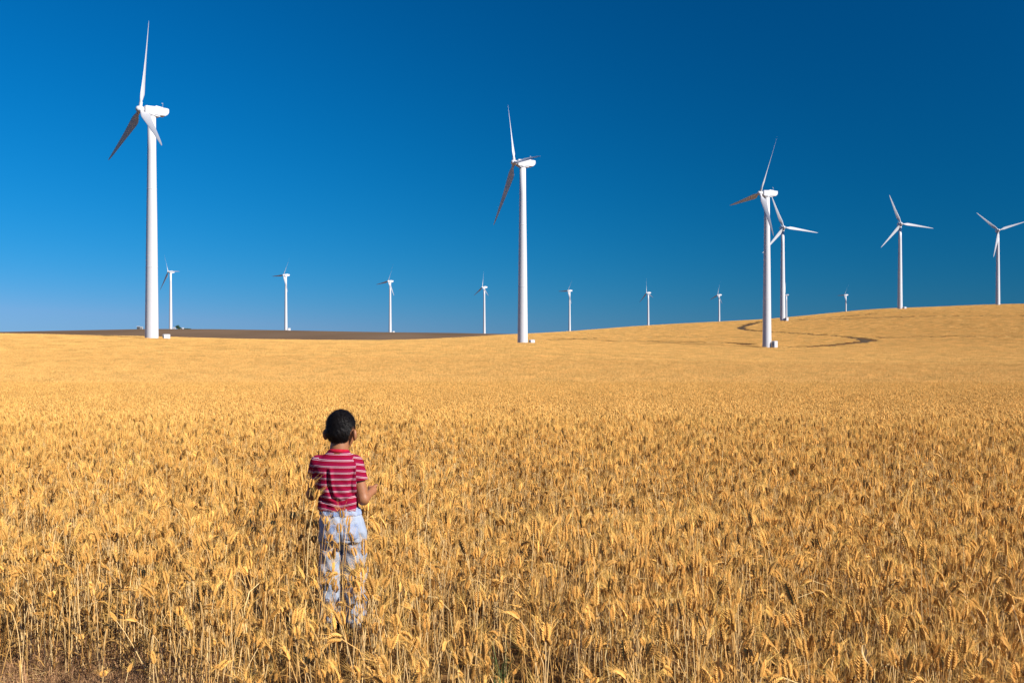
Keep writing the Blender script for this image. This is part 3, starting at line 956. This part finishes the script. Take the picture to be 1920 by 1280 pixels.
b.loft(np.array([0.50, 0.56, 0.63, 0.72, 0.80, 0.86, 0.90, 0.925]), np.array([.03, .03, .012, 0, -.002, 0, .004, .006]), np.zeros(8),
       np.array([.09, .098, .088, .088, .1, .104, .075, .05]), np.array([.07, .075, .062, .062, .068, .06, .048, .04]), 0.02)
for sh, el, wr in ((SH_R, EL_R, WR_R), (SH_L, EL_L, WR_L)):
    b.chain([sh, el], [0.036, 0.0285], 0.02); b.cone(el, wr, 0.0285, 0.019, 0.012)
    s = 1 if sh[0] > 0 else -1
    wr = np.array(wr); fw = wr-np.array(el); fw /= np.linalg.norm(fw)
    side = np.cross(fw, (0, 0, 1)); side /= np.linalg.norm(side); up = np.cross(side, fw)
    out = side*s
    pc = wr+fw*0.028
    b.chain([wr, pc, pc+fw*0.014], [0.0185, 0.021, 0.019], 0.008)                    # palm
    b.ell(pc+up*0.0, (0.021, 0.024, 0.018), 0.008)
    for i, (l1, l2) in enumerate(((0.019, 0.015), (0.022, 0.017), (0.02, 0.016), (0.015, 0.012))):
        k0 = pc+fw*0.022+up*(0.017-0.0115*i)+out*0.003
        k1 = k0+fw*l1*0.75+out*l1*0.45*(1 if i == 0 else 0.2)
        k2 = k1-out*l2*(0.2 if i == 0 else 0.85)+fw*0.004*(3 if i == 0 else 0)
        k3 = k2-fw*l2*(0.1 if i == 0 else 0.75)-out*0.004
        b.chain([k0, k1, k2, k3], [0.0076, 0.0070, 0.0064, 0.0058], 0.002)
    t0 = pc-fw*0.006-out*0.014+up*0.008
    b.chain([t0, t0+fw*0.022-out*0.008+up*0.006, t0+fw*0.038+up*0.004], [0.0095, 0.0082, 0.0068], 0.004)   # thumb
for hip, kn, an in ((HIP_L, KN_L, AN_L), (HIP_R, KN_R, AN_R)):
    b.chain([hip, kn, an], [0.056, 0.037, 0.026], 0.02)
    b.cone(an, (an[0], an[1]+0.09, 0.025), 0.024, 0.018, 0.015)
V, F = b.mesh('body'); V = smooth_mesh(V, F, 1)
me = np_mesh('body', V, F)
ca = me.color_attributes.new('tone', 'FLOAT_COLOR', 'POINT')
c = np.ones((len(V), 4), np.float32); c[:, :3] = (0.31, 0.128, 0.058)
def near(p, r): return np.linalg.norm(V-np.array(p), axis=1) < r
c[near(hp(0, 0.09, -0.078), 0.018), :3] = (0.35, 0.11, 0.085)
for s in (-1, 1):
    c[near(hp(s*0.027, 0.091, -0.022), 0.0095), :3] = (0.75, 0.73, 0.7); c[near(hp(s*0.027, 0.093, -0.022), 0.005), :3] = (0.02, 0.012, 0.008)
    c[near(hp(s*0.027, 0.088, -0.002), 0.008), :3] = (0.03, 0.02, 0.015)
ca.data.foreach_set('color', c.ravel())
def attr_mat(name, rough, spec, sss=0.0):
    m, nt, bs = new_mat(name, rough, spec)
    a = nt.nodes.new('ShaderNodeAttribute'); a.attribute_name = 'tone'
    n = nt.nodes.new('ShaderNodeTexNoise'); n.inputs['Scale'].default_value = 60
    mr = nt.nodes.new('ShaderNodeMapRange'); mr.inputs['To Min'].default_value = 0.88; mr.inputs['To Max'].default_value = 1.1
    h = nt.nodes.new('ShaderNodeHueSaturation')
    nt.links.new(n.outputs['Fac'], mr.inputs['Value']); nt.links.new(mr.outputs[0], h.inputs['Value'])
    nt.links.new(a.outputs['Color'], h.inputs['Color']); nt.links.new(h.outputs[0], bs.inputs['Base Color'])
    if sss:
        bs.inputs['Subsurface Weight'].default_value = sss; bs.inputs['Subsurface Radius'].default_value = (0.008, 0.004, 0.002); bs.inputs['Subsurface Scale'].default_value = 1.0
    return m
M_SKIN = attr_mat('skin', 0.5, 0.35, 0.12)
body = mesh_obj('body', me, M_SKIN, boy)

# hair: a short dark cap with a soft outline
h_ = SDF((-0.10, -0.12, 0.93), (0.13, 0.15, 1.17), 0.003)
h_.ell(HC+np.array((0, -0.002, 0.009)), (0.0735, 0.0895, 0.0855), 0.01, HY)
h_.cone(hp(0, -0.050, -0.03), hp(0, -0.040, -0.066), 0.045, 0.032, 0.02)
for s in (-1, 1): h_.cone(hp(s*0.032, -0.042, -0.02), hp(s*0.024, -0.034, -0.062), 0.034, 0.025, 0.015)
X, Y, Z = h_.grid()
xl = (X-HC[0])*math.cos(HY)+(Y-HC[1])*math.sin(HY); yl = -(X-HC[0])*math.sin(HY)+(Y-HC[1])*math.cos(HY); zl = Z-HC[2]
h_.f = np.maximum(h_.f, (-(zl+0.073)+0.10*np.abs(xl)+0.0*yl).astype(np.float32))
facecut = np.minimum(yl-0.035, 0.045-zl)            # open over the face
h_.f = np.maximum(h_.f, facecut.astype(np.float32))
earcut = 0.042-np.sqrt((np.abs(xl)-0.092)**2*0.6+(yl+0.004)**2+(zl+0.036)**2*0.7)
h_.f = np.maximum(h_.f, earcut.astype(np.float32))
h_.f += (0.0008*np.sin(xl*170+3*np.sin(zl*60))*np.sin(zl*95+yl*70)+0.0006*np.sin(xl*310+zl*120)).astype(np.float32)
V, F = h_.mesh('hair'); V = smooth_mesh(V, F, 1)
n = len(V)
# short strands over the cap, combed down from the crown
ctr = HC+np.array((0, 0, 0.0)); crown = hp(0.0, -0.04, 0.08)
sel = rng.integers(0, n, 9000); SV = []; SF = []
for q, i in enumerate(sel):
    p = V[i]; nr = (p-ctr); nr /= np.linalg.norm(nr)
    fl = p-crown; fl -= nr*(fl@nr); L = np.linalg.norm(fl)+1e-6; fl = fl/L
    fl = fl+rng.normal(0, 0.18, 3); wd = np.cross(fl, nr); wd /= np.linalg.norm(wd)+1e-9
    l = 0.010+0.010*rng.random()
    if p[2] < HC[2]-0.055: l *= 0.45
    a = n+3*q; SV += [p-wd*0.0007, p+wd*0.0007, p+fl*l+nr*(0.001+0.0055*rng.random()**2)]
me = bpy.data.meshes.new('hair')
allV = np.concatenate([V, np.array(SV)])
me.from_pydata(allV.tolist(), [], F.tolist()+[(n+3*q, n+3*q+1, n+3*q+2) for q in range(len(sel))]); me.update()
M_HAIR = noise_mat('black_hair', (0.003, 0.0025, 0.0025), (0.010, 0.007, 0.006), 140, 0.5, 0.13)
mesh_obj('hair', me, M_HAIR, boy)

# shirt
s_ = SDF((-0.22, -0.13, 0.60), (0.22, 0.13, 0.96), 0.0036)
zs = np.array([0.630, 0.66, 0.72, 0.78, 0.83, 0.865, 0.89, 0.91, 0.925, 0.938])
s_.loft(zs, np.array([.014, .012, .004, -.002, -.003, -.002, .0, .004, .007, .009]), np.array([0, 0, 0, 0, -.002, -.003, -.002, 0, .002, .003]),
        np.array([.110, .107, .104, .110, .116, .114, .098, .078, .062, .055]), np.array([.080, .077, .076, .080, .082, .076, .066, .057, .050, .047]), 0.02)
for sh, el in ((SH_R, EL_R), (SH_L, EL_L)):
    sh = np.array(sh); el = np.array(el); d = el-sh; q = sh+d*0.52
    s_.cone(sh+np.array((0, 0, 0.002)), q, 0.044, 0.047, 0.022)
X, Y, Z = s_.grid()
# cut sleeves at the cuff
for sh, el in ((SH_R, EL_R), (SH_L, EL_L)):
    sh = np.array(sh); el = np.array(el); d = (el-sh); L = np.linalg.norm(d); d /= L
    t = (X-sh[0])*d[0]+(Y-sh[1])*d[1]+(Z-sh[2])*d[2]
    sg = 1 if sh[0] > 0 else -1
    zone = (X*sg > 0.108) & (Z < 0.87)
    s_.f = np.where(zone, np.maximum(s_.f, t-0.50*L), s_.f)
# folds: a crease left of the spine turning right at the waist, drag lines from the arms
def groove(P, r, depth):
    P = np.array(P); dm = np.full(s_.f.shape, 1.0, np.float32)
    for a, e in zip(P[:-1], P[1:]):
        v = e-a; L = v@v
        t = np.clip(((X-a[0])*v[0]+(Z-a[1])*v[1])/L, 0, 1)
        dm = np.minimum(dm, np.sqrt((X-a[0]-t*v[0])**2+(Z-a[1]-t*v[1])**2)+0*Y)
    s_.f[:] += (depth*np.exp(-(dm/r)**2)*(Y < 0.01)).astype(np.float32)
groove([(-0.036, 0.835), (-0.030, 0.76), (-0.012, 0.70), (0.018, 0.682)], 0.008, 0.010)
groove([(-0.018, 0.845), (-0.012, 0.77), (0.004, 0.715), (0.03, 0.70)], 0.010, -0.007)
groove([(-0.09, 0.70), (-0.05, 0.675), (0.03, 0.668)], 0.007, 0.006)
groove([(0.105, 0.71), (0.06, 0.69), (0.03, 0.682)], 0.007, 0.007)
groove([(0.10, 0.655), (0.04, 0.648), (-0.04, 0.652)], 0.007, 0.004)
groove([(0.095, 0.835), (0.08, 0.78), (0.082, 0.72)], 0.008, 0.006)
groove([(-0.1, 0.83), (-0.085, 0.78), (-0.09, 0.73)], 0.008, 0.005)
s_.f += (0.0022*np.sin(X*70+Z*38+2*np.sin(Y*40+Z*20))*np.clip((0.84-Z)/0.1, 0, 1)).astype(np.float32)
V, F = s_.mesh('shirt'); V = smooth_mesh(V, F, 1)
me = np_mesh('shirt', V, F)
# coordinate along the cloth for the woven stripes: height on the trunk, length along the arm on the sleeves
st = V[:, 2].copy()
for sh, el in ((SH_R, EL_R), (SH_L, EL_L)):
    sh = np.array(sh); el = np.array(el); d = (el-sh); d /= np.linalg.norm(d); sg = 1 if sh[0] > 0 else -1
    slv = V[:, 0]*sg > 0.1085-0.02*np.clip((V[:, 2]-0.87)/0.03, 0, 1)
    dz = d*np.array((1, 1, 1)); tv = (V-sh)@d
    st[slv] = 0.868-tv[slv]+0.35*(np.abs(V[slv, 0])-0.125)
# drape: stripes sag and ride over the folds
st = st+0.0035*np.sin(V[:, 0]*26+1.0)*np.clip((0.76-V[:, 2])/0.1, 0, 1)+0.03*V[:, 0]
st = st+np.where(V[:, 2] < 0.69, 0.010*np.exp(-((V[:, 0]-0.03)/0.05)**2), 0)
a = me.attributes.new('cloth', 'FLOAT', 'POINT'); a.data.foreach_set('value', st.astype(np.float32))
m, nt, bs = new_mat('striped_jersey', 0.85, 0.1)
at = nt.nodes.new('ShaderNodeAttribute'); at.attribute_name = 'cloth'
mu = nt.nodes.new('ShaderNodeMath'); mu.operation = 'MULTIPLY'; mu.inputs[1].default_value = 1/0.0315
ad = nt.nodes.new('ShaderNodeMath'); ad.operation = 'ADD'; ad.inputs[1].default_value = 0.13
fr = nt.nodes.new('ShaderNodeMath'); fr.operation = 'FRACT'
nt.links.new(at.outputs['Fac'], mu.inputs[0]); nt.links.new(mu.outputs[0], ad.inputs[0]); nt.links.new(ad.outputs[0], fr.inputs[0])
cr = nt.nodes.new('ShaderNodeValToRGB'); cr.color_ramp.interpolation = 'CONSTANT'
E = cr.color_ramp.elements
E[0].position = 0; E[0].color = (0.22, 0.003, 0.022, 1)
E[1].position = 0.32; E[1].color = (0.52, 0.46, 0.48, 1)
for p, cc in ((0.375, (0.25, 0.004, 0.035, 1)), (0.50, (0.52, 0.46, 0.48, 1)), (0.555, (0.23, 0.003, 0.04, 1)), (0.88, (0.22, 0.003, 0.022, 1))):
    e = E.new(p); e.color = cc
nt.links.new(fr.outputs[0], cr.inputs[0]); nt.links.new(cr.outputs[0], bs.inputs['Base Color'])
wv = nt.nodes.new('ShaderNodeTexNoise'); wv.inputs['Scale'].default_value = 220
bp = nt.nodes.new('ShaderNodeBump'); bp.inputs['Strength'].default_value = 0.25; bp.inputs['Distance'].default_value = 0.003
nt.links.new(wv.outputs['Fac'], bp.inputs['Height']); nt.links.new(bp.outputs[0], bs.inputs['Normal'])
shirt = mesh_obj('shirt', me, m, boy)
M_COLLAR = noise_mat('red_rib_knit', (0.36, 0.008, 0.025), (0.45, 0.014, 0.035), 80, 0.85, 0.1)
mb = MB(); rings = []
for i in range(28):
    t = 2*math.pi*i/28
    c0 = Vector((0.010+0.0485*math.cos(t), 0.004+0.047*math.sin(t), 0.934-0.008*math.sin(t)))
    o = Vector((math.cos(t), math.sin(t), 0))
    rings.append([c0+o*0.006+Vector((0, 0, -0.014)), c0+o*0.007+Vector((0, 0, 0.0)), c0+o*0.0+Vector((0, 0, 0.008)), c0-o*0.004+Vector((0, 0, -0.012))])
rings.append(rings[0]); mb.rings(rings, cap=False); mb.build('collar', M_COLLAR, shirt, True)

# jeans
j_ = SDF((-0.14, -0.14, 0.03), (0.22, 0.16, 0.66), 0.004)
zs = np.array([0.47, 0.52, 0.57, 0.61, 0.645])
j_.loft(zs, np.array([.032, .033, .028, .02, .016]), np.array([-.004, -.008, -.006, 0, 0]), np.array([.120, .121, .115, .106, .100]), np.array([.086, .094, .088, .078, .071]), 0.02)
for hip, kn, an in ((HIP_L, KN_L, AN_L), (HIP_R, KN_R, AN_R)):
    j_.chain([(hip[0], hip[1], 0.50), kn, (an[0], an[1], 0.05)], [0.066, 0.059, 0.056], 0.018)
X, Y, Z = j_.grid()
j_.f = np.maximum(j_.f, 0.045-Z)
j_.f += (0.0032*np.sin(Z*75+X*30+1.5*np.sin(X*50+Y*30))*np.clip((0.5-Z)/0.15, 0.15, 1)+0.002*np.sin(X*120+Z*60)).astype(np.float32)
seat = 0.007*np.exp(-((X-0.03)/0.006)**2)*np.clip((0.6-Z)/0.06, 0, 1)*(Z > 0.40)*(Y < 0)
j_.f += seat.astype(np.float32)
jf = j_.f.copy()
V, F = j_.mesh('jeans'); V = smooth_mesh(V, F, 1)
M_DENIM = noise_mat('faded_denim', (0.25, 0.30, 0.40), (0.35, 0.39, 0.47), 22, 0.9, 0.08, 0.35, 260, stretch=(1, 1, 0.5), lo=0.3, hi=0.6)
M_DENIM2 = noise_mat('denim_seam', (0.16, 0.22, 0.37), (0.33, 0.38, 0.50), 30, 0.9, 0.08, 0.3, 240)
jeans = mesh_obj('jeans', np_mesh('jeans', V, F), M_DENIM, boy)
def jeans_layer(name, off, mask, mat):
    j_.f = np.maximum(jf-off, mask).astype(np.float32)
    V, F = j_.mesh(name); V = smooth_mesh(V, F, 1)
    return mesh_obj(name, np_mesh(name, V, F), mat, jeans)
rib = 0.0016*np.sin(np.arctan2(Y, X-0.018)*70)
jf2 = jf; jf = jf+rib
jeans_layer('waistband', 0.004, np.maximum(0.606-Z, Z-0.638)+0*X+0*Y, M_DENIM2); jf = jf2
for cx in (-0.022, 0.088):
    box = np.maximum(np.maximum(np.abs(X-cx)-0.034, np.maximum(0.492-0.25*np.clip(0.034-np.abs(X-cx), 0, 1)-Z, Z-0.566)), Y+0.03)
    jeans_layer('back_pocket', 0.0045, box, M_DENIM2)
for cx in (0.0, 0.06): 
    jeans_layer('belt_loop', 0.0075, np.maximum(np.maximum(np.abs(X-cx)-0.006, np.maximum(0.604-Z, Z-0.643)), Y+0.02), M_DENIM2)
# shoes
M_SHOE = noise_mat('scuffed_shoe', (0.10, 0.09, 0.085), (0.2, 0.18, 0.16), 30, 0.7)
for an in (AN_L, AN_R):
    q = SDF((an[0]-0.06, an[1]-0.08, -0.01), (an[0]+0.06, an[1]+0.16, 0.1), 0.004)
    q.chain([(an[0], an[1]-0.02, 0.034), (an[0], an[1]+0.05, 0.032), (an[0]+0.004, an[1]+0.105, 0.026)], [0.034, 0.034, 0.028], 0.02)
    q.cone((an[0], an[1]-0.01, 0.05), (an[0], an[1], 0.08), 0.031, 0.031, 0.015)
    gx, gy, gz = q.grid(); q.f = np.maximum(q.f, 0.002-gz)
    V, F = q.mesh('shoe'); mesh_obj('shoe', np_mesh('shoe', V, F), M_SHOE, boy)

# ------------------------------------------------------------------ single stalks that stand out
def single_stalk(px, row, y, label, group=None, seed=0, nod=0.5, az=None, size=1.2, name='wheat_stalk', lean=0.04):
    rg = np.random.default_rng(900+seed)
    x = (px-960)/FPX*y
    h = EYE-(row-640)/FPX*y
    parts = {k: WB() for k in ('stem', 'ear', 'awns', 'leaf')}
    az = rg.random()*6.283 if az is None else az
    P, E = stalk_axis(np.random.default_rng(1), 1.0, nod, lean, az)
    add_stalk(None, rg, np.zeros(3), max(h-0.02, 0.2), nod, lean, az, 0, size, parts)
    tip = np.array(parts['ear'].V).mean(0)
    r = empty(name, (x-tip[0], y-tip[1], 0.0)); tag(r, label, 'wheat', group)
    for k, w in parts.items():
        if w.V: mesh_obj(k, w.mesh(k), M_WHEAT, r, False)
GS = "wheat stalks in front of the jeans"
k = 0
for row, y, where in ((968, 4.97, 'waistband'), (988, 4.88, 'back pockets'), (1011, 4.76, 'thighs'), (1036, 4.62, 'lower thighs'), (1066, 4.45, 'knees'), (1097, 4.25, 'shins')):
    for px, side in ((610, 'left'), (634, 'middle'), (662, 'right')):
        q = 9*math.sin(k*2.3); r = 6*math.sin(k*3.7+1)
        single_stalk(px+q, row+r, y, "slim bearded wheat stalk, its ear over the %s of the child's %s" % (side, where), GS, k, 0.15+0.5*((k*7) % 5)/5, None, 1.1)
        k += 1
single_stalk(584, 905, 4.92, "tall wheat ear with long pale awns at the child's left elbow", None, 50, 0.2, 0.3, 1.25)
single_stalk(594, 927, 4.9, "wheat ear with fanned awns overlapping the striped shirt's left hem", None, 51, 0.3, 0.2, 1.25)
single_stalk(1893, 1112, 3.35, 'large bright wheat ear leaning at the right edge of the foreground', None, 52, 0.3, 3.3, 1.5, lean=0.16)
# pale curled leaf at lower right
def pale_leaf(px, row, y, L, label):
    x = (px-960)/FPX*y; z = EYE-(row-640)/FPX*y
    w = WB(); V = []
    for i in range(9):
        f = i/8; c = np.array((-0.012+0.035*f*f, 0.01*f, 0.5*L-L*f)); wd = 0.0085*math.sin(math.pi*min(1, 0.12+f*0.95))**0.8+0.0006
        V += [c+np.array((-wd, -0.3*wd, 0)), c+np.array((0, 0.004, 0)), c+np.array((wd, -0.3*wd, 0))]
    w.add(V, [(3*i+q, 3*i+q+1, 3*i+q+4, 3*i+q+3) for i in range(8) for q in (0, 1)], np.array((0.72, 0.52, 0.27)))
    r = empty('wheat_leaf', (x, y, 0)); tag(r, label, 'leaf')
    o = mesh_obj('blade', w.mesh('blade'), M_WHEAT, r); o.location = (0, 0, z)
    w2 = WB(); tube_pts(w2, np.array([(0.024, 0.012, z-0.49*L), (0.022, 0.012, z*0.4), (0.02, 0.012, 0)]), [0.0016]*3, 4, C_STEM)
    mesh_obj('stem', w2.mesh('stem'), M_WHEAT, r)
pale_leaf(1627, 1232, 2.95, 0.075, 'pale curled dry leaf hanging among stems at lower right')

# ------------------------------------------------------------------ dry grass at the crop's edge, and one green weed
def grass_tuft(seed, c0, n=60, hh=0.05, rad=0.07):
    w = WB(); rg = np.random.default_rng(seed)
    for i in range(n):
        p = np.array((rg.normal(0, rad), rg.normal(0, rad), 0)); t = rg.random()*6.283; d = np.array((math.cos(t), math.sin(t), 0)); s = np.array((-d[1], d[0], 0))*0.0011
        h = hh*(0.4+rg.random()); m = p+d*h*0.35+np.array((0, 0, h*0.7)); e = p+d*h*(0.7+0.6*rg.random())+np.array((0, 0, h*(0.5+0.5*rg.random())))
        w.add([p-s, p+s, m+s*0.8, m-s*0.8, e], [(0, 1, 2, 3), (3, 2, 4)], np.array(c0)*(0.6+0.8*rg.random()))
    return w.mesh('grass_tuft')
C_GR = source_collection('dry_grass_source', [grass_tuft(700+i, (0.40, 0.22, 0.105), 60, 0.065) for i in range(5)])
def straw_litter(seed):
    w = WB(); rg = np.random.default_rng(seed)
    for i in range(7):
        t = rg.random()*6.283; d = np.array((math.cos(t), math.sin(t), 0)); p = np.array((rg.normal(0, .08), rg.normal(0, .08), 0.006+0.03*rg.random()))
        L = 0.05+0.14*rg.random(); tube_pts(w, np.array([p-d*L/2, p+np.array((0, 0, 0.01)), p+d*L/2]), [0.0015, 0.0015, 0.0011], 3, np.array((0.85, 0.6, 0.27))*(0.5+0.5*rg.random()))
    return w.mesh('straw_litter')
for i in range(2):
    q = bpy.data.objects.new('dry_grass_source_9%d' % i, straw_litter(760+i)); C_GR.objects.link(q)
n = 5200
gx = rng.uniform(-4.2, 1.5, n); gy = rng.uniform(3.2, 5.3, n)
ok = (gy < near_edge(gx)+0.45); gx, gy = gx[ok], gy[ok]
o = scatter('dry_grass', np.c_[gx, gy, ground(gx, gy)-0.004], np.c_[rng.normal(0, .1, len(gx)), rng.normal(0, .1, len(gx)), rng.uniform(0, 6.28, len(gx))],
            np.repeat(rng.uniform(0.6, 1.3, len(gx))[:, None], 3, 1), rng.integers(0, 7, len(gx)), C_GR)
tag(o, 'short reddish brown dry grass on bare ground at lower left', 'grass', kind='stuff')
wz = grass_tuft(800, (0.10, 0.13, 0.035), 22, 0.12, 0.018)
o = mesh_obj('green_weed', wz, M_WHEAT, None, False); o.location = ((937-960)/FPX*2.95, 2.95, 0.38)
o.location.z = EYE-(1285-640)/FPX*2.95
tag(o, 'small green weed among the stalks at bottom centre', 'weed')
